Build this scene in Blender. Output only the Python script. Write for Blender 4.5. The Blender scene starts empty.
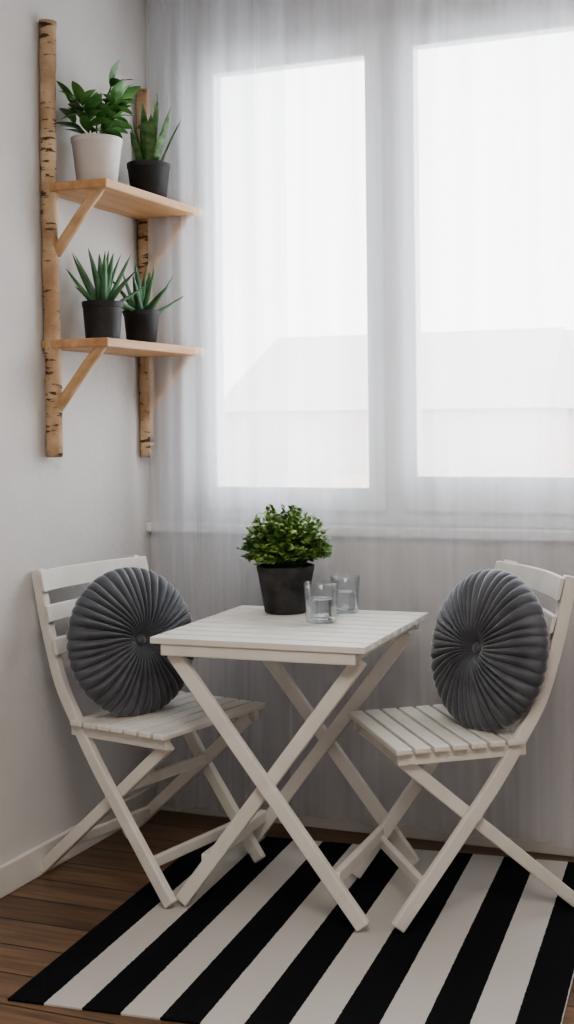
import bpy, bmesh, math, random
from mathutils import Vector, Matrix, Euler
random.seed(7)
scn=bpy.context.scene
COL=scn.collection
# ---------------------------------------------------------------- materials
def newmat(name):
    m=bpy.data.materials.new(name); m.use_nodes=True
    nt=m.node_tree
    return m,nt,nt.nodes['Principled BSDF']
def N(nt,t,**k):
    n=nt.nodes.new(t)
    for a,b in k.items():
        if a in n.inputs: n.inputs[a].default_value=b
        else: setattr(n,a,b)
    return n
def L(nt,a,b): nt.links.new(a,b)
def noise_mat(name,c1,c2,scale=8,rough=.5,stretch=(1,1,1),bump=0,bscale=60,spec=.5,detail=4,sheen=0,lo=.35,hi=.65):
    m,nt,p=newmat(name)
    tc=N(nt,'ShaderNodeTexCoord');mp=N(nt,'ShaderNodeMapping');mp.inputs['Scale'].default_value=stretch
    L(nt,tc.outputs['Object'],mp.inputs[0])
    n=N(nt,'ShaderNodeTexNoise',Scale=scale,Detail=detail);L(nt,mp.outputs[0],n.inputs['Vector'])
    r=N(nt,'ShaderNodeValToRGB');r.color_ramp.elements[0].color=(*c1,1);r.color_ramp.elements[1].color=(*c2,1)
    r.color_ramp.elements[0].position=lo;r.color_ramp.elements[1].position=hi
    L(nt,n.outputs['Fac'],r.inputs[0]);L(nt,r.outputs[0],p.inputs['Base Color'])
    p.inputs['Roughness'].default_value=rough
    p.inputs['Specular IOR Level'].default_value=spec
    if sheen: p.inputs['Sheen Weight'].default_value=sheen;p.inputs['Sheen Roughness'].default_value=.35
    if bump:
        n2=N(nt,'ShaderNodeTexNoise',Scale=bscale,Detail=5);L(nt,mp.outputs[0],n2.inputs['Vector'])
        b=N(nt,'ShaderNodeBump',Strength=bump,Distance=.01);L(nt,n2.outputs['Fac'],b.inputs['Height']);L(nt,b.outputs[0],p.inputs['Normal'])
    return m
M={}
M['wall']=noise_mat('wall_plaster',(.69,.675,.665),(.74,.725,.715),3,.9,bump=.12,bscale=45,spec=.2)
M['ceil']=noise_mat('ceiling_paint',(.8,.8,.79),(.84,.84,.83),3,.9,spec=.2)
M['trim']=noise_mat('trim_paint',(.74,.72,.69),(.80,.78,.75),5,.45)
M['wframe']=noise_mat('window_frame_paint',(.89,.895,.90),(.92,.925,.93),4,.35)
M['white']=noise_mat('white_painted_wood',(.74,.715,.665),(.82,.80,.755),9,.45,stretch=(1,1,1),bump=.08,bscale=70)
M['velvet']=noise_mat('grey_velvet',(.070,.077,.093),(.112,.120,.140),14,.55,bump=.05,bscale=200,sheen=.9)
M['potw']=noise_mat('white_ceramic',(.70,.67,.64),(.78,.75,.72),5,.4)
M['potd']=noise_mat('dark_pot',(.018,.018,.020),(.034,.034,.037),12,.55,bump=.1,bscale=80)
M['potd2']=noise_mat('concrete_dark_pot',(.020,.020,.022),(.065,.060,.060),18,.7,bump=.25,bscale=60)
M['soil']=noise_mat('soil',(.02,.013,.008),(.05,.035,.022),60,.95,bump=.6,bscale=90)
M['leaf1']=noise_mat('leaf_glossy',(.05,.17,.04),(.15,.34,.09),12,.35)
M['leaf2']=noise_mat('leaf_snake',(.04,.12,.045),(.17,.30,.11),26,.4,stretch=(1,1,2))
M['leaf3']=noise_mat('leaf_aloe',(.04,.125,.06),(.13,.28,.14),14,.42)
M['leaf4']=noise_mat('leaf_bush',(.07,.17,.035),(.33,.48,.14),22,.5)
M['stem']=noise_mat('stem_green',(.05,.12,.03),(.10,.2,.05),20,.5)
M['metal']=noise_mat('rail_metal',(.55,.55,.56),(.62,.62,.63),10,.3)
M['metal'].node_tree.nodes['Principled BSDF'].inputs['Metallic'].default_value=.8
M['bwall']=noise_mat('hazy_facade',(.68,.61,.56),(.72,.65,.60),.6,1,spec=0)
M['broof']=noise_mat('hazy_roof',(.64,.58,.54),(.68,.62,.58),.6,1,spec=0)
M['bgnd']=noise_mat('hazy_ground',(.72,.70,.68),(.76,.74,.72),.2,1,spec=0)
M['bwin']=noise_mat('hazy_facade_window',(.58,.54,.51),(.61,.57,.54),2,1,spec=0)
def wood(name,c1,c2,ax):
    st=[6,6,6];st[ax]=.6
    return noise_mat(name,c1,c2,5,.5,stretch=tuple(st),bump=.05,bscale=20,detail=8,lo=.3,hi=.7)
M['shelf']=wood('shelf_pine',(.43,.235,.105),(.62,.37,.185),1)
M['branch']=noise_mat('peeled_branch',(.48,.295,.155),(.64,.43,.255),14,.55,bump=.2,bscale=30)
def birch():
    m,nt,p=newmat('birch_bark')
    tc=N(nt,'ShaderNodeTexCoord');mp=N(nt,'ShaderNodeMapping');mp.inputs['Scale'].default_value=(20,20,80)
    L(nt,tc.outputs['Object'],mp.inputs[0])
    n=N(nt,'ShaderNodeTexNoise',Scale=1.0,Detail=3,Roughness=.6);L(nt,mp.outputs[0],n.inputs['Vector'])
    n3=N(nt,'ShaderNodeTexNoise',Scale=14.0,Detail=1);L(nt,tc.outputs['Object'],n3.inputs['Vector'])
    ad=N(nt,'ShaderNodeMath',operation='MULTIPLY_ADD');L(nt,n3.outputs['Fac'],ad.inputs[0]);ad.inputs[1].default_value=.40;L(nt,n.outputs['Fac'],ad.inputs[2])
    r=N(nt,'ShaderNodeValToRGB');e=r.color_ramp.elements;e[0].position=.775;e[0].color=(0,0,0,1);e[1].position=.83;e[1].color=(1,1,1,1)
    L(nt,ad.outputs[0],r.inputs[0])
    n2=N(nt,'ShaderNodeTexNoise',Scale=10,Detail=4);L(nt,tc.outputs['Object'],n2.inputs['Vector'])
    r2=N(nt,'ShaderNodeValToRGB');r2.color_ramp.elements[0].color=(.40,.25,.14,1);r2.color_ramp.elements[1].color=(.64,.47,.31,1)
    r2.color_ramp.elements[0].position=.35;r2.color_ramp.elements[1].position=.65
    L(nt,n2.outputs['Fac'],r2.inputs[0])
    mx=N(nt,'ShaderNodeMixRGB');mx.inputs[2].default_value=(.09,.05,.028,1)
    L(nt,r.outputs[0],mx.inputs[0]);L(nt,r2.outputs[0],mx.inputs[1]);L(nt,mx.outputs[0],p.inputs['Base Color'])
    p.inputs['Roughness'].default_value=.65
    b=N(nt,'ShaderNodeBump',Strength=.4,Distance=.01);L(nt,n.outputs['Fac'],b.inputs['Height']);L(nt,b.outputs[0],p.inputs['Normal'])
    return m
M['birch']=birch()
def floor_m():
    m,nt,p=newmat('floor_planks')
    tc=N(nt,'ShaderNodeTexCoord')
    br=N(nt,'ShaderNodeTexBrick');br.offset=.37;br.squash=1
    for k,v in {'Scale':1.0,'Mortar Size':.0035,'Mortar Smooth':.3,'Bias':0.0,'Brick Width':1.7,'Row Height':.135}.items(): br.inputs[k].default_value=v
    br.inputs['Color1'].default_value=(.155,.095,.056,1);br.inputs['Color2'].default_value=(.245,.155,.094,1);br.inputs['Mortar'].default_value=(.02,.012,.008,1)
    L(nt,tc.outputs['Object'],br.inputs['Vector'])
    mp=N(nt,'ShaderNodeMapping');mp.inputs['Scale'].default_value=(1.2,16,1);L(nt,tc.outputs['Object'],mp.inputs[0])
    n=N(nt,'ShaderNodeTexNoise',Scale=2.2,Detail=9,Distortion=.6);L(nt,mp.outputs[0],n.inputs['Vector'])
    r=N(nt,'ShaderNodeValToRGB');r.color_ramp.elements[0].color=(.45,.42,.4,1);r.color_ramp.elements[1].color=(1.15,1.1,1.05,1)
    r.color_ramp.elements[0].position=.3;r.color_ramp.elements[1].position=.7
    L(nt,n.outputs['Fac'],r.inputs[0])
    mx=N(nt,'ShaderNodeMixRGB',blend_type='MULTIPLY');mx.inputs[0].default_value=1
    L(nt,br.outputs['Color'],mx.inputs[1]);L(nt,r.outputs[0],mx.inputs[2]);L(nt,mx.outputs[0],p.inputs['Base Color'])
    p.inputs['Roughness'].default_value=.38
    b=N(nt,'ShaderNodeBump',Strength=.3,Distance=.004);b.invert=True
    L(nt,br.outputs['Fac'],b.inputs['Height']);L(nt,b.outputs[0],p.inputs['Normal'])
    return m
M['floor']=floor_m()
SW=.0926
def rug_m():
    m,nt,p=newmat('rug_stripes')
    tc=N(nt,'ShaderNodeTexCoord');sx=N(nt,'ShaderNodeSeparateXYZ');L(nt,tc.outputs['Object'],sx.inputs[0])
    nn=N(nt,'ShaderNodeTexNoise',Scale=90,Detail=2);L(nt,tc.outputs['Object'],nn.inputs['Vector'])
    a=N(nt,'ShaderNodeMath',operation='MULTIPLY_ADD');L(nt,nn.outputs['Fac'],a.inputs[0]);a.inputs[1].default_value=.004;L(nt,sx.outputs[0],a.inputs[2])
    d=N(nt,'ShaderNodeMath',operation='DIVIDE');d.inputs[1].default_value=SW*2;L(nt,a.outputs[0],d.inputs[0])
    fr=N(nt,'ShaderNodeMath',operation='FRACT');L(nt,d.outputs[0],fr.inputs[0])
    g=N(nt,'ShaderNodeMath',operation='GREATER_THAN');g.inputs[1].default_value=.5;L(nt,fr.outputs[0],g.inputs[0])
    mx=N(nt,'ShaderNodeMixRGB');mx.inputs[1].default_value=(.011,.011,.013,1);mx.inputs[2].default_value=(.58,.56,.535,1)
    L(nt,g.outputs[0],mx.inputs[0]);L(nt,mx.outputs[0],p.inputs['Base Color'])
    p.inputs['Roughness'].default_value=.95;p.inputs['Specular IOR Level'].default_value=.1
    w=N(nt,'ShaderNodeTexWave',Scale=70);w.bands_direction='Y';L(nt,tc.outputs['Object'],w.inputs['Vector'])
    b=N(nt,'ShaderNodeBump',Strength=.35,Distance=.002);L(nt,w.outputs['Fac'],b.inputs['Height']);L(nt,b.outputs[0],p.inputs['Normal'])
    return m
M['rug']=rug_m()
def sheer(name,dens,col,var=.09):
    m,nt,p=newmat(name);nt.nodes.remove(p);out=nt.nodes['Material Output']
    tc=N(nt,'ShaderNodeTexCoord');mp=N(nt,'ShaderNodeMapping');mp.inputs['Scale'].default_value=(20,4,.45);L(nt,tc.outputs['Object'],mp.inputs[0])
    n=N(nt,'ShaderNodeTexNoise',Scale=1,Detail=2);L(nt,mp.outputs[0],n.inputs['Vector'])
    ma=N(nt,'ShaderNodeMapRange');ma.inputs['From Min'].default_value=.3;ma.inputs['From Max'].default_value=.7
    ma.inputs['To Min'].default_value=dens-var;ma.inputs['To Max'].default_value=dens+var
    L(nt,n.outputs['Fac'],ma.inputs['Value'])
    t=N(nt,'ShaderNodeBsdfTransparent');t.inputs[0].default_value=(1,1,1,1)
    tl=N(nt,'ShaderNodeBsdfTranslucent');tl.inputs[0].default_value=(*col,1)
    df=N(nt,'ShaderNodeBsdfDiffuse');df.inputs[0].default_value=(*col,1)
    m1=N(nt,'ShaderNodeMixShader');m1.inputs[0].default_value=.38;L(nt,tl.outputs[0],m1.inputs[1]);L(nt,df.outputs[0],m1.inputs[2])
    m2=N(nt,'ShaderNodeMixShader');L(nt,ma.outputs[0],m2.inputs[0]);L(nt,t.outputs[0],m2.inputs[1]);L(nt,m1.outputs[0],m2.inputs[2])
    L(nt,m2.outputs[0],out.inputs[0]);return m
M['sheer']=sheer('sheer_fabric',.45,(.88,.905,.96))
M['sheer2']=sheer('sheer_fabric_side',.30,(.88,.905,.96),.06)
def water():
    m,nt,p=newmat('water');p.inputs['Transmission Weight'].default_value=1;p.inputs['IOR'].default_value=1.33
    p.inputs['Roughness'].default_value=0;p.inputs['Base Color'].default_value=(.97,.98,1,1);return m
M['water']=water()
def pane(name,fac,tint=(1,1,1),fres=False):
    m,nt,p=newmat(name);nt.nodes.remove(p);out=nt.nodes['Material Output']
    t=N(nt,'ShaderNodeBsdfTransparent');t.inputs[0].default_value=(*tint,1);g=N(nt,'ShaderNodeBsdfGlossy');g.inputs['Roughness'].default_value=.03
    mx=N(nt,'ShaderNodeMixShader');mx.inputs[0].default_value=fac;L(nt,t.outputs[0],mx.inputs[1]);L(nt,g.outputs[0],mx.inputs[2]);L(nt,mx.outputs[0],out.inputs[0])
    if fres:
        f=N(nt,'ShaderNodeLayerWeight');f.inputs[0].default_value=.5
        pw=N(nt,'ShaderNodeMath',operation='POWER');pw.inputs[1].default_value=2.5;L(nt,f.outputs['Facing'],pw.inputs[0])
        ml=N(nt,'ShaderNodeMath',operation='MULTIPLY_ADD');ml.inputs[1].default_value=.75;ml.inputs[2].default_value=.05;L(nt,pw.outputs[0],ml.inputs[0])
        L(nt,ml.outputs[0],mx.inputs[0])
    return m
M['pane']=pane('pane_glass',.05)
M['glass']=pane('tumbler_glass',.1,(.95,.965,.975),True)
# ---------------------------------------------------------------- geometry helpers
def empty(name,loc=(0,0,0),rz=0):
    o=bpy.data.objects.new(name,None);o.location=loc;o.rotation_euler=(0,0,rz);o.empty_display_size=.1;COL.objects.link(o);return o
def obj(name,bm,mat,parent=None,smooth=False,bevel=0,loc=None,rot=None):
    me=bpy.data.meshes.new(name);bmesh.ops.recalc_face_normals(bm,faces=bm.faces[:]);bm.to_mesh(me);bm.free()
    o=bpy.data.objects.new(name,me);COL.objects.link(o)
    for mm in (mat if isinstance(mat,list) else [mat]): me.materials.append(mm)
    if smooth:
        for p in me.polygons:p.use_smooth=True
    if parent:o.parent=parent
    if bevel:
        b=o.modifiers.new('bevel','BEVEL');b.width=bevel;b.segments=2;b.limit_method='ANGLE'
    if loc:o.location=loc
    if rot:o.rotation_euler=rot
    return o
def addbox(bm,lo,hi,mi=0):
    vs=[bm.verts.new((x,y,z)) for x in (lo[0],hi[0]) for y in (lo[1],hi[1]) for z in (lo[2],hi[2])]
    for f in ((0,1,3,2),(4,6,7,5),(0,4,5,1),(2,3,7,6),(0,2,6,4),(1,5,7,3)):
        fc=bm.faces.new([vs[i] for i in f]);fc.material_index=mi
def box(name,lo,hi,mat,parent=None,bevel=0):
    bm=bmesh.new();addbox(bm,lo,hi);return obj(name,bm,mat,parent,bevel=bevel)
def smoothpts(pts,n=6):
    out=[]
    P=[Vector(p) for p in pts];P=[2*P[0]-P[1]]+P+[2*P[-1]-P[-2]]
    for i in range(1,len(P)-2):
        for k in range(n):
            t=k/n;a,b,c,d=P[i-1:i+3]
            out.append(.5*((2*b)+(c-a)*t+(2*a-5*b+4*c-d)*t*t+(3*b-a-3*c+d)*t**3))
    out.append(P[-2]);return out
def flatbar(bm,pts,wid,y0,y1):
    P=[Vector((p[0],p[1])) for p in pts];rings=[]
    for i,p in enumerate(P):
        a=P[max(i-1,0)];b=P[min(i+1,len(P)-1)];t=(b-a).normalized();n=Vector((-t.y,t.x))*wid/2
        q=[p+n,p-n]
        rings.append([bm.verts.new((q[0].x,y0,q[0].y)),bm.verts.new((q[1].x,y0,q[1].y)),bm.verts.new((q[1].x,y1,q[1].y)),bm.verts.new((q[0].x,y1,q[0].y))])
    for a,b in zip(rings,rings[1:]):
        for k in range(4): bm.faces.new((a[k],a[(k+1)%4],b[(k+1)%4],b[k]))
    bm.faces.new(rings[0]);bm.faces.new(rings[-1])
def tube(bm,pts,rad,seg=12,cap=True,mi=0):
    P=[Vector(p) for p in pts];R=rad if isinstance(rad,(list,tuple)) else [rad]*len(P)
    rings=[];prev=None
    for i,p in enumerate(P):
        t=(P[min(i+1,len(P)-1)]-P[max(i-1,0)]).normalized()
        if prev is None:
            u=t.orthogonal().normalized()
        else: u=(prev-t*prev.dot(t)).normalized()
        prev=u;v=t.cross(u)
        rings.append([bm.verts.new(p+(u*math.cos(k/seg*2*math.pi)+v*math.sin(k/seg*2*math.pi))*R[i]) for k in range(seg)])
    for a,b in zip(rings,rings[1:]):
        for k in range(seg):
            f=bm.faces.new((a[k],a[(k+1)%seg],b[(k+1)%seg],b[k]));f.material_index=mi
    if cap: bm.faces.new(rings[0]);bm.faces.new(rings[-1])
def lathe(bm,prof,seg=40,mi=0):
    rings=[]
    for r,z in prof:
        if r<1e-6: rings.append([bm.verts.new((0,0,z))])
        else: rings.append([bm.verts.new((r*math.cos(k/seg*2*math.pi),r*math.sin(k/seg*2*math.pi),z)) for k in range(seg)])
    for a,b in zip(rings,rings[1:]):
        for k in range(seg):
            k2=(k+1)%seg
            if len(a)==1 and len(b)==1: continue
            if len(a)==1: f=bm.faces.new((a[0],b[k],b[k2]))
            elif len(b)==1: f=bm.faces.new((a[k],a[k2],b[0]))
            else: f=bm.faces.new((a[k],a[k2],b[k2],b[k]))
            f.material_index=mi
# ---------------------------------------------------------------- room
RX=3.2;RY=-5.0;RZ=2.75
box('floor',(-.1,RY-.1,-.1),(RX+.1,.12,0),M['floor'])
box('ceiling',(-.1,RY-.1,RZ),(RX+.1,.12,RZ+.1),M['ceil'])
box('wall_left',(-.12,RY-.1,0),(0,.12,RZ),M['wall'])
box('wall_right',(RX,RY-.1,0),(RX+.12,.12,RZ),M['wall'])
box('wall_rear',(0,RY-.12,0),(RX,RY,RZ),M['wall'])
WX0,WX1,WZ0,WZ1=.165,1.86,.955,2.54
bm=bmesh.new()
addbox(bm,(0,0,0),(RX,.22,WZ0));addbox(bm,(0,0,WZ1),(RX,.22,RZ));addbox(bm,(0,0,WZ0),(WX0,.22,WZ1));addbox(bm,(WX1,0,WZ0),(RX,.22,WZ1))
obj('wall_window',bm,M['wall'])
def baseb(name,lo,hi):
    return box(name,lo,hi,M['trim'],bevel=.004)
baseb('baseboard_left',(0,RY,0),(.016,0,.085))
baseb('baseboard_window',(.016,-.014,0),(RX,0,.085))
baseb('baseboard_right',(RX-.016,RY,0),(RX,-.014,.085))
win=empty('window_1',(0,0,0))
def fr(x0,x1,z0,z1,w,y0,y1):
    wl,wr,wb,wt=w
    addbox(bm,(x0,y0,z0),(x0+wl,y1,z1));addbox(bm,(x1-wr,y0,z0),(x1,y1,z1))
    addbox(bm,(x0+wl,y0,z0),(x1-wr,y1,z0+wb));addbox(bm,(x0+wl,y0,z1-wt),(x1-wr,y1,z1))
bm=bmesh.new()
fr(WX0,WX1,WZ0,WZ1,(.035,.035,.045,.045),.035,.13)
addbox(bm,(.825,.035,WZ0+.045),(.885,.13,WZ1-.045))
obj('outer_frame',bm,M['wframe'],win,bevel=.004)
bm=bmesh.new();fr(.20,.825,WZ0+.045,WZ1-.045,(.042,.055,.075,.070),.015,.07)
obj('sash_1',bm,M['wframe'],win,bevel=.006)
bm=bmesh.new();fr(.885,1.825,WZ0+.045,WZ1-.045,(.047,.05,.112,.058),.015,.07)
obj('sash_2',bm,M['wframe'],win,bevel=.006)
def quad(name,x0,x1,z0,z1,y):
    bm=bmesh.new();bm.faces.new([bm.verts.new(q) for q in ((x0,y,z0),(x1,y,z0),(x1,y,z1),(x0,y,z1))]);obj(name,bm,M['pane'],win)
quad('pane_1',.238,.775,1.07,2.43,.045)
quad('pane_2',.93,1.78,1.105,2.44,.045)
bm=bmesh.new();tube(bm,[(.80,.014,1.5),(.80,.000,1.5)],.012,16);addbox(bm,(.79,-.010,1.49),(.81,.002,1.60))
obj('handle',bm,M['wframe'],win,bevel=.003)
box('trim_1',(.0,-.034,.925),(1.95,.0,.955),M['wframe'],bevel=.004)
# ---------------------------------------------------------------- curtains
def curtain(name,x0,x1,y,z0,z1,mat,amp,period,seed,parent,n=420,nz=30):
    rnd=random.Random(seed);ph=[rnd.uniform(0,6.28) for _ in range(5)]
    bm=bmesh.new();g=[]
    for i in range(n+1):
        s=i/n;row=[]
        for j in range(nz+1):
            t=j/nz; z=z0+(z1-z0)*t
            x=x0+(x1-x0)*s+.006*math.sin(3*t+ph[0]+s*9)
            w=2*math.pi*x/period
            yy=amp*(.62*math.sin(w+1.3*math.sin(w*.37+ph[1])+ph[2]+.25*math.sin(2.2*t))+.2*math.sin(w*2.3+ph[3]+.3*t)*(0.3+.7*t)+.18*math.sin(w*.45+ph[4]))
            yy*=(.75+.25*math.cos(2*t+ph[2]))
            zz=z+(.006*math.sin(w*.5) if j==0 else 0)
            row.append(bm.verts.new((x,y+yy,zz)))
        g.append(row)
    for i in range(n):
        for j in range(nz): bm.faces.new((g[i][j],g[i+1][j],g[i+1][j+1],g[i][j+1]))
    return obj(name,bm,mat,parent,smooth=True)
cur=empty('sheer_curtain',(0,0,0))
curtain('panel_main',.075,1.97,-.066,.050,2.70,M['sheer'],.030,.15,3,cur,n=700)
curtain('panel_side',.065,.545,-.098,.045,2.70,M['sheer2'],.012,.09,9,cur,n=240)
bm=bmesh.new();tube(bm,[(.02,-.075,2.712),(2.05,-.075,2.712)],.012,16)
for x in (.06,1.0,2.0): addbox(bm,(x-.008,-.08,2.712),(x+.008,-.07,2.75))
obj('curtain_rail',bm,M['metal'],cur)
# ---------------------------------------------------------------- rug
ra=.09
bm=bmesh.new();RW=SW*13;RL=1.17
addbox(bm,(0,0,0.0005),(RW,RL,.005))
rug=obj('striped_rug',bm,M['rug'],loc=(.405,-1.335,0),rot=(0,0,ra))
ZF=.0055
# ---------------------------------------------------------------- chairs
def chair(loc,rz):
    E=empty('folding_chair',(loc[0],loc[1],ZF),rz)
    hw=.195
    post=smoothpts([(-.318,.868),(-.293,.76),(-.265,.66),(-.228,.555),(-.175,.465),(-.11,.365),(-.015,.24),(.165,0.012)],5)
    for i,s in enumerate((-1,1)):
        bm=bmesh.new();y=s*hw
        flatbar(bm,post,.036,y-.011,y+.011);obj('back_post_%d'%(i+1),bm,M['white'],E,bevel=.004)
        bm=bmesh.new();y=s*(hw-.024)
        flatbar(bm,[(.145,.425),(-.335,.012)],.034,y-.011,y+.011);obj('rear_leg_%d'%(i+1),bm,M['white'],E,bevel=.004)
        bm=bmesh.new();y=s*(hw-.002)
        flatbar(bm,[(-.185,.432),(.16,.432)],.032,y-.010+s*.0,y+.010);obj('seat_rail_%d'%(i+1),bm,M['white'],E,bevel=.003)
        bm=bmesh.new();tube(bm,[(-.048,s*(hw+.013),.268),(-.048,s*(hw-.037),.268)],.007,12);tube(bm,[(.13,s*(hw+.012),.428),(.13,s*(hw-.037),.428)],.006,12)
        obj('pivot_%d'%(i+1),bm,M['white'],E)
    n=7;x0=-.175;x1=.175;pw=(x1-x0)/n
    for k in range(n):
        bm=bmesh.new();addbox(bm,(x0+k*pw+.004,-.222,.447),(x0+(k+1)*pw-.004,.222,.463))
        obj('seat_slat_%d'%(k+1),bm,M['white'],E,bevel=.004)
    for k,(z,xx,h) in enumerate(((.838,-.310,.058),(.748,-.288,.045),(.658,-.262,.045))):
        bm=bmesh.new();m=14;rg=[]
        for i in range(m+1):
            s=i/m*2-1;y=s*.218;bx=xx+.026-.030*(1-s*s)
            tilt=.27
            a=[(bx+tilt*-.5*h,y,z+h/2),(bx+.012+tilt*-.5*h,y,z+h/2),(bx+.012+tilt*.5*h,y,z-h/2),(bx+tilt*.5*h,y,z-h/2)]
            rg.append([bm.verts.new(q) for q in a])
        for a,b in zip(rg,rg[1:]):
            for q in range(4): bm.faces.new((a[q],a[(q+1)%4],b[(q+1)%4],b[q]))
        bm.faces.new(rg[0]);bm.faces.new(rg[-1]);obj('back_slat_%d'%(k+1),bm,M['white'],E,bevel=.003)
    for nm,x,z in (('front_stretcher',.090,.105),('rear_stretcher',-.235,.10),('upper_stretcher',-.010,.29)):
        w=hw-(.0 if nm=='front_stretcher' else .024)
        bm=bmesh.new();addbox(bm,(x-.009,-w,z-.015),(x+.009,w,z+.015));obj(nm,bm,M['white'],E,bevel=.004)
    return E
chair((.372,-.538),-.20)
chair((1.120,-.457),3.79)
# ---------------------------------------------------------------- table
T=empty('folding_table',(.746,-.497,ZF),.04)
tw,td,tz=.59,.60,.720
n=9;pw=td/n
for k in range(n):
    box('top_slat_%d'%(k+1),(-tw/2,-td/2+k*pw+.0055,tz-.017),(tw/2,-td/2+(k+1)*pw-.0055,tz),M['white'],T,bevel=.002)
for i,x in enumerate((-.245,.245)):
    box('top_batten_%d'%(i+1),(x-.02,-td/2+.02,tz-.042),(x+.02,td/2-.02,tz-.0175),M['white'],T,bevel=.003)
for i,y in enumerate((-td/2+.022,td/2-.022)):
    box('apron_%d'%(i+1),(-.268,y-.010,tz-.048),(.268,y+.010,tz-.0175),M['white'],T,bevel=.003)
for i,(y,dy) in enumerate(((-.250,.024),(.215,-.024))):
    bm=bmesh.new();flatbar(bm,[(-.25,tz-.045),(.270,.014)],.038,y-.011,y+.011);obj('leg_a_%d'%(i+1),bm,M['white'],T,bevel=.004)
    bm=bmesh.new();flatbar(bm,[(.262,tz-.045),(-.245,.014)],.038,y+dy-.011,y+dy+.011);obj('leg_b_%d'%(i+1),bm,M['white'],T,bevel=.004)
    bm=bmesh.new();tube(bm,[(.010,y-dy*.6,.362),(.010,y+dy*1.5,.362)],.007,12);obj('pivot_%d'%(i+1),bm,M['white'],T)
box('stretcher_1',(.185,-.24,.105),(.205,.21,.14),M['white'],T,bevel=.004)
box('stretcher_2',(-.193,-.215,.105),(-.173,.185,.14),M['white'],T,bevel=.004)
TT=ZF+tz
# ---------------------------------------------------------------- cushions
def cushion(loc,az,tilt,R=.21,T_=.066,npl=42):
    E=empty('round_pleated_cushion',loc)
    bm=bmesh.new();K=10;seg=npl*K;nr=32;rings=[]
    def hgt(u):
        return T_*(max(0,1-u**2.7))**.5*(1-.55*math.exp(-(u/.16)**2))
    rnd=random.Random(int(loc[0]*1000));am=[rnd.uniform(.6,1.3) for _ in range(npl)];ph=rnd.uniform(0,6)
    prof=[]
    for i in range(nr+1):
        a=i/nr*math.pi/2;prof.append((math.sin(a)**.9,1))
    P=prof+[(u,-1) for u,_ in prof[:-1]][::-1]
    for (u,s) in P:
        row=[]
        if u<1e-6:
            rings.append([bm.verts.new((0,0,s*hgt(0)))]);continue
        for k in range(seg):
            pl=int(k/K)%npl;f=(k%K)/K
            t0=k/seg*2*math.pi
            th=t0+.10*u*math.sin(u*2.5)+(.022*math.sin(t0*7+ph)+.012*math.sin(t0*13+2*ph+u*4))*min(1,u*1.5)
            rid=math.sin(math.pi*f)**.55
            A=.019*min(1,u*2.6)*am[pl]*(1-.6*max(0,(u-.8)/.2))
            h=hgt(u)+A*(rid-.75)
            r=u*R+.0018*(rid-.6)*max(0,(u-.75)/.25)
            row.append(bm.verts.new((r*math.cos(th),r*math.sin(th),s*max(h,.0) if u<.999 else 0)))
        rings.append(row)
    for a,b in zip(rings,rings[1:]):
        for k in range(seg):
            k2=(k+1)%seg
            if len(a)==1: bm.faces.new((a[0],b[k],b[k2]))
            elif len(b)==1: bm.faces.new((a[k],a[k2],b[0]))
            else: bm.faces.new((a[k],a[k2],b[k2],b[k]))
    o=obj('pleated_cover',bm,M['velvet'],E,smooth=True);
    bm=bmesh.new()
    for s in (1,-1):
        prof=[(0,.016),(.008,.0152),(.014,.011),(.017,.004),(.015,-.003),(0,-.005)]
        zz=hgt(0)
        b2=bmesh.new();lathe(b2,prof,24)
        for v in b2.verts: v.co.z=s*(v.co.z+zz)
        me=bpy.data.meshes.new('tmp');b2.to_mesh(me);b2.free();bm.from_mesh(me);bpy.data.meshes.remove(me)
    obj('button',bm,M['velvet'],E,smooth=True)
    E.rotation_euler=Euler((0,math.pi/2-tilt,az),'XYZ')
    return E
cushion((.274,-.572,.667),-.42,.20,R=.209)
cushion((1.268,-.425,.671),3.79+.34,.20,R=.214)
# ---------------------------------------------------------------- wall shelf
S=empty('birch_shelf',(0,0,0))
def pole(name,y,z0,z1,seed):
    rnd=random.Random(seed);bm=bmesh.new();pts=[];rad=[]
    n=40
    for i in range(n+1):
        t=i/n;pts.append((.026+.003*math.sin(5*t+seed),y+.004*math.sin(4*t+seed*2),z0+(z1-z0)*t));rad.append(.0235+rnd.uniform(-.0010,.0014))
    tube(bm,pts,rad,20);return obj(name,bm,M['birch'],S)
for o in (pole('birch_pole_1',-.590,1.188,2.445,1),pole('birch_pole_2',-.060,1.172,2.375,4)):
    for p in o.data.polygons: p.use_smooth=len(p.vertices)==4
ZU,ZL=1.976,1.526
for i,z in enumerate((ZU,ZL)):
    bm=bmesh.new();addbox(bm,(.004,-.612,z-.026),(.226,-.030,z));obj('shelf_board_%d'%(i+1),bm,M['shelf'],S,bevel=.004)
    for j,y in enumerate((-.582,-.066)):
        bm=bmesh.new();pts=smoothpts([(.036,y,z-.200),(.060,y,z-.172),(.100,y,z-.122),(.145,y,z-.068),(.174,y,z-.038),(.190,y,z-.018)],5)
        tube(bm,pts,[.0165-.002*k/len(pts) for k in range(len(pts))],14);obj('branch_bracket_%d_%d'%(i+1,j+1),bm,M['branch'],S,smooth=True)
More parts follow.
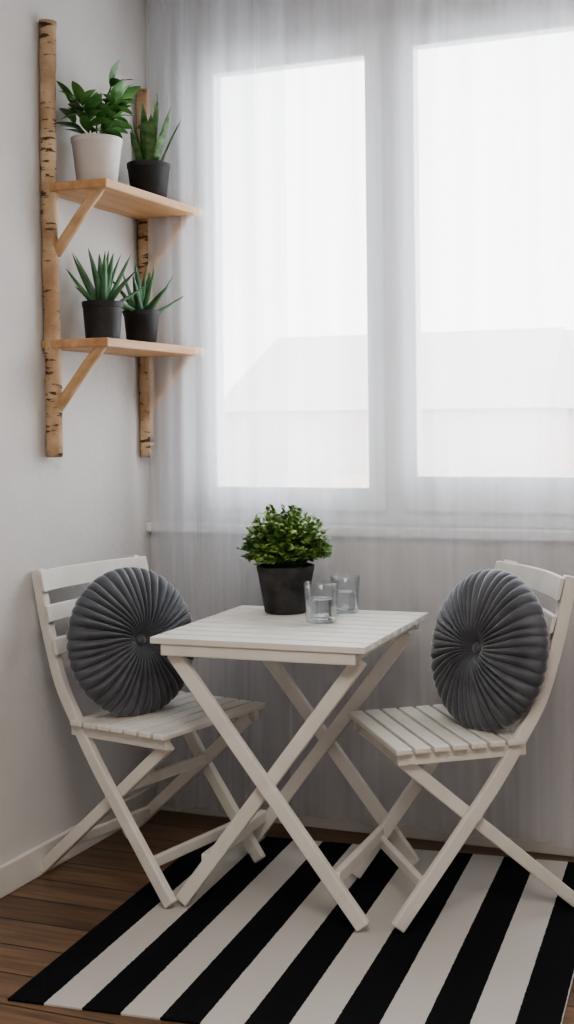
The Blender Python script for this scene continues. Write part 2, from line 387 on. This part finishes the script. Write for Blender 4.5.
# ---------------------------------------------------------------- plants
def leaf(bm,base,az,el,ln,wd,bend=.5,shape='oval',fold=.15,nseg=8,roll=0,thick=0):
    d=el;p=Vector(base);H=Vector((math.cos(az),math.sin(az),0));side0=Vector((-math.sin(az),math.cos(az),0))
    rows=[]
    for i in range(nseg+1):
        s=i/nseg
        dirv=H*math.cos(d)+Vector((0,0,1))*math.sin(d);nrm=-H*math.sin(d)+Vector((0,0,1))*math.cos(d)
        side=side0*math.cos(roll)+nrm*math.sin(roll);nn=nrm*math.cos(roll)-side0*math.sin(roll)
        if shape=='oval': w=math.sin(math.pi*min(1,s*.96+.04))**.75*(1-.15*s)
        elif shape=='blade': w=min(1,(.75+.5*s))*(1-max(0,(s-.55)/.45)**2.0)
        else: w=(1-s)**.75*(.8+.5*s)
        w=max(w,.02)*wd/2
        if thick: rows.append([bm.verts.new(p-side*w+nn*fold*w),bm.verts.new(p-nn*thick*w),bm.verts.new(p+side*w+nn*fold*w),bm.verts.new(p+nn*thick*.2*w)])
        else: rows.append([bm.verts.new(p-side*w+nn*fold*w),bm.verts.new(p),bm.verts.new(p+side*w+nn*fold*w)])
        p=p+dirv*ln/nseg;d-=bend/nseg
    for a,b in zip(rows,rows[1:]):
        m=len(a)
        for k in range(m if thick else m-1): bm.faces.new((a[k],a[(k+1)%m],b[(k+1)%m],b[k]))
    return p
def pot(E,rt,rb,h,mat,rim=.006):
    bm=bmesh.new()
    lathe(bm,[(0,0),(rb-.004,0),(rb,.004),(rt-.002,h-.018),(rt,h-.016),(rt+.001,h-.002),(rt-.001,h),(rt-rim+.001,h),(rt-rim,h-.003),(rt-rim-.002,h-.03),(0,h-.03)],48)
    o=obj('pot',bm,mat,E,smooth=True)
    o.data.set_sharp_from_angle(angle=math.radians(40))
    bm=bmesh.new();lathe(bm,[(0,h-.014),(rt*.5,h-.013),(rt-rim-.001,h-.018),(rt-rim-.002,h-.03),(0,h-.031)],32);obj('soil',bm,M['soil'],E,smooth=True)
def place(name,x,y,z): return empty(name,(x,y,z))
rnd=random.Random(5)
E=place('potted_rubber_plant',.102,-.462,ZU+.0005);pot(E,.075,.057,.150,M['potw'])
bm=bmesh.new();bs=bmesh.new()
for i in range(9):
    az=i*2.4+rnd.uniform(-.3,.3);el=math.radians(rnd.uniform(48,84)) ;ln=rnd.uniform(.10,.165)
    if i==0: el=math.radians(86);ln=.17
    st=[];p=Vector((.012*math.cos(az),.012*math.sin(az),.135));d=el
    for k in range(8):
        st.append(p.copy());p=p+Vector((math.cos(az)*math.cos(d),math.sin(az)*math.cos(d),math.sin(d)))*ln/7;d-=.05
    tube(bs,st,.0024,6)
    for k in range(2,8,1):
        for sgn in ((-1,1) if k%2 else (1,)):
            a2=az+sgn*rnd.uniform(.7,1.4);e2=math.radians(rnd.uniform(5,45))
            q=st[k]
            if q.x+math.cos(a2)*.09<-.09: continue
            leaf(bm,q,a2,e2,rnd.uniform(.065,.10),rnd.uniform(.034,.046),rnd.uniform(.3,.9),'oval',.25,roll=rnd.uniform(-.4,.4))
    leaf(bm,st[-1],az,el-.1,.085,.038,.5,'oval',.25)
obj('leaves',bm,M['leaf1'],E,smooth=True);obj('stems',bs,M['stem'],E,smooth=True)
E=place('potted_snake_plant',.112,-.180,ZU+.0005);pot(E,.068,.053,.128,M['potd'])
bm=bmesh.new()
# upright sword leaves; (azimuth deg, lean deg from vertical, length, radius)
for (a,le,ln,r) in ((20,4,.25,.004),(200,5,.215,.012),(-30,9,.225,.018),(150,8,.19,.020),(-80,6,.20,.022),(60,5,.20,.018),(-10,20,.20,.026),(-55,26,.17,.030),(-150,10,.17,.026),(-120,14,.15,.030),(20,26,.185,.030),(90,5,.17,.026),(-30,34,.15,.032),(-100,24,.12,.034),(180,10,.14,.030)):
    leaf(bm,(r*math.cos(math.radians(a)),r*math.sin(math.radians(a)),.108),math.radians(a),math.radians(90-le),ln,rnd.uniform(.023,.030),rnd.uniform(-.12,.15),'blade',.3,nseg=12,roll=rnd.uniform(-.5,.5))
obj('leaves',bm,M['leaf2'],E,smooth=True)
def aloe(name,x,y,rt,rb,h,n,lmin,lmax,emin):
    E=place(name,x,y,ZL+.0005);pot(E,rt,rb,h,M['potd']);bm=bmesh.new()
    for i in range(n):
        f=i/n;az=i*2.4+rnd.uniform(-.25,.25)
        e=math.radians(86-(86-emin)*f**.8+rnd.uniform(-5,5));l=lmin+(lmax-lmin)*math.sin(math.pi*(.35+.5*f))*rnd.uniform(.85,1.1)
        r=.004+.018*f
        hx=x+math.cos(az)*math.cos(e)*l
        if hx<.02: l*=.55
        if y+math.sin(az)*math.cos(e)*l>-.115: l*=.7
        leaf(bm,(r*math.cos(az),r*math.sin(az),h-.018),az,e,l,rnd.uniform(.030,.037),rnd.uniform(-.25,.35),'spike',.35,nseg=10,thick=.5)
    obj('leaves',bm,M['leaf3'],E,smooth=True)
aloe('potted_aloe',.098,-.434,.060,.050,.120,17,.11,.185,34)
aloe('potted_agave',.118,-.245,.056,.045,.108,18,.11,.165,16)
E=place('potted_boxwood',.628,-.305,TT+.0005);pot(E,.084,.062,.138,M['potd2'],rim=.007)
bm=bmesh.new();bs=bmesh.new()
for i in range(250):
    u=rnd.uniform(-.25,1);a=rnd.uniform(0,2*math.pi);c=math.sqrt(1-u*u)
    k=rnd.uniform(.78,1.08)
    tip=Vector((c*math.cos(a)*.124*k,c*math.sin(a)*.124*k,.178+u*.124*k))
    b=Vector((c*math.cos(a)*.04,c*math.sin(a)*.04,.125))
    mid=(b+tip)/2+Vector((0,0,.02));st=smoothpts([b,mid,tip],4)
    tube(bs,st,.0012,4)
    for q in range(3,len(st)):
        for w in range(3):
            leaf(bm,st[q],rnd.uniform(0,6.28),math.radians(rnd.uniform(-10,65)),rnd.uniform(.012,.022),rnd.uniform(.010,.016),rnd.uniform(0,1),'oval',.2,nseg=4,roll=rnd.uniform(-.5,.5))
obj('leaves',bm,M['leaf4'],E,smooth=True);obj('stems',bs,M['stem'],E)
# ---------------------------------------------------------------- tumblers
def tumbler(x,y,r,h,wl):
    E=place('water_glass',x,y,TT+.0005)
    bm=bmesh.new();rb=r*.84
    def R(z):return rb+(r-rb)*z/h
    t=.0024
    lathe(bm,[(0,0),(rb-.003,0),(rb,.003),(R(h)-.0,h-.001),(r-t/2,h),(R(h)-t,h-.001),(R(.012)-t,.012),(rb-t-.004,.008),(0,.008)],48)
    obj('tumbler',bm,M['glass'],E,smooth=True)
    bm=bmesh.new();e=.0004
    lathe(bm,[(0,.008+e),(rb-t-.004,.008+e),(R(.012)-t-e,.0125),(R(wl)-t-e,wl),(0,wl)],48);o=obj('water',bm,M['water'],E,smooth=True)
    o.data.set_sharp_from_angle(angle=math.radians(40))
tumbler(.800,-.450,.049,.110,.066)
tumbler(.800,-.265,.043,.106,.062)
# ---------------------------------------------------------------- outside
def house(x,y,w,d,h,rh,zb=-4):
    E=empty('neighbouring_house',(x,y,zb));bm=bmesh.new();addbox(bm,(-w/2,-d/2,0),(w/2,d/2,h))
    obj('facade',bm,M['bwall'],E);bm=bmesh.new()
    v=[bm.verts.new(q) for q in ((-w/2-.3,-d/2-.3,h),(w/2+.3,-d/2-.3,h),(w/2+.3,d/2+.3,h),(-w/2-.3,d/2+.3,h),(-w/2,0,h+rh),(w/2,0,h+rh))]
    for f in ((0,1,5,4),(2,3,4,5),(0,4,3),(1,2,5),(0,3,2,1)): bm.faces.new([v[i] for i in f])
    obj('roof',bm,M['broof'],E);bm=bmesh.new()
    for k in range(int(w//2.2)):
        for zz in (1.3,4.0):
            if zz+1.4<h: addbox(bm,(-w/2+.8+k*2.2,-d/2-.03,zz),(-w/2+1.8+k*2.2,-d/2+.02,zz+1.3))
    obj('facade_windows',bm,M['bwin'],E)
house(-18.5,32,10,7,4.6,1.0);house(-9,30,8.5,7,5.6,2.2);house(-2.0,34,11,7,5.4,2.6)
box('outside_ground',(-80,.5,-4.2),(80,120,-4),M['bgnd'])
# ---------------------------------------------------------------- light
w=bpy.data.worlds.new('sky');scn.world=w;w.use_nodes=True;nt=w.node_tree;bg=nt.nodes['Background']
tc=N(nt,'ShaderNodeTexCoord');sx=N(nt,'ShaderNodeSeparateXYZ');L(nt,tc.outputs['Generated'],sx.inputs[0])
r=N(nt,'ShaderNodeValToRGB');e=r.color_ramp.elements;e[0].position=.0;e[0].color=(1,.97,.945,1);e[1].position=.45;e[1].color=(.90,.95,1,1)
L(nt,sx.outputs[2],r.inputs[0]);L(nt,r.outputs[0],bg.inputs[0]);bg.inputs[1].default_value=6.3
def area(name,loc,rot,sx_,sy_,en,col=(1,1,1),portal=False):
    l=bpy.data.lights.new(name,'AREA');l.shape='RECTANGLE';l.size=sx_;l.size_y=sy_;l.energy=en;l.color=col
    o=bpy.data.objects.new(name,l);o.location=loc;o.rotation_euler=rot;COL.objects.link(o)
    if portal: l.cycles.is_portal=True
    return o
area('sky_portal',((WX0+WX1)/2,.16,(WZ0+WZ1)/2),(-math.pi/2,0,0),WX1-WX0,WZ1-WZ0,1,portal=True)
area('added_room_fill',(1.9,-2.9,2.70),(0,0,0),1.2,1.2,48,(1,.92,.83))  # added warm fill out of view, lifts the interior; no fixture modelled
# ---------------------------------------------------------------- camera
cam=bpy.data.cameras.new('camera');co=bpy.data.objects.new('camera',cam);COL.objects.link(co)
yw,ro=.363,.011
F=Vector((-math.sin(yw),math.cos(yw),0));R=Vector((math.cos(yw),math.sin(yw),0));Z=Vector((0,0,1))
R2=R*math.cos(ro)-Z*math.sin(ro);U2=Z*math.cos(ro)+R*math.sin(ro)
m=Matrix((R2,U2,-F)).transposed().to_4x4();m.translation=Vector((2.147,-3.662,1.278))
co.matrix_world=m
cam.sensor_fit='AUTO';cam.sensor_width=36;cam.lens=1255.7/1024*36
cam.shift_x=(287-361.8)/1024;cam.shift_y=-(512-422.6)/1024
scn.camera=co
scn.view_settings.view_transform='AgX'
try: scn.view_settings.look='AgX - Medium High Contrast'
except Exception: pass
try: scn.cycles.transparent_max_bounces=32
except Exception: pass
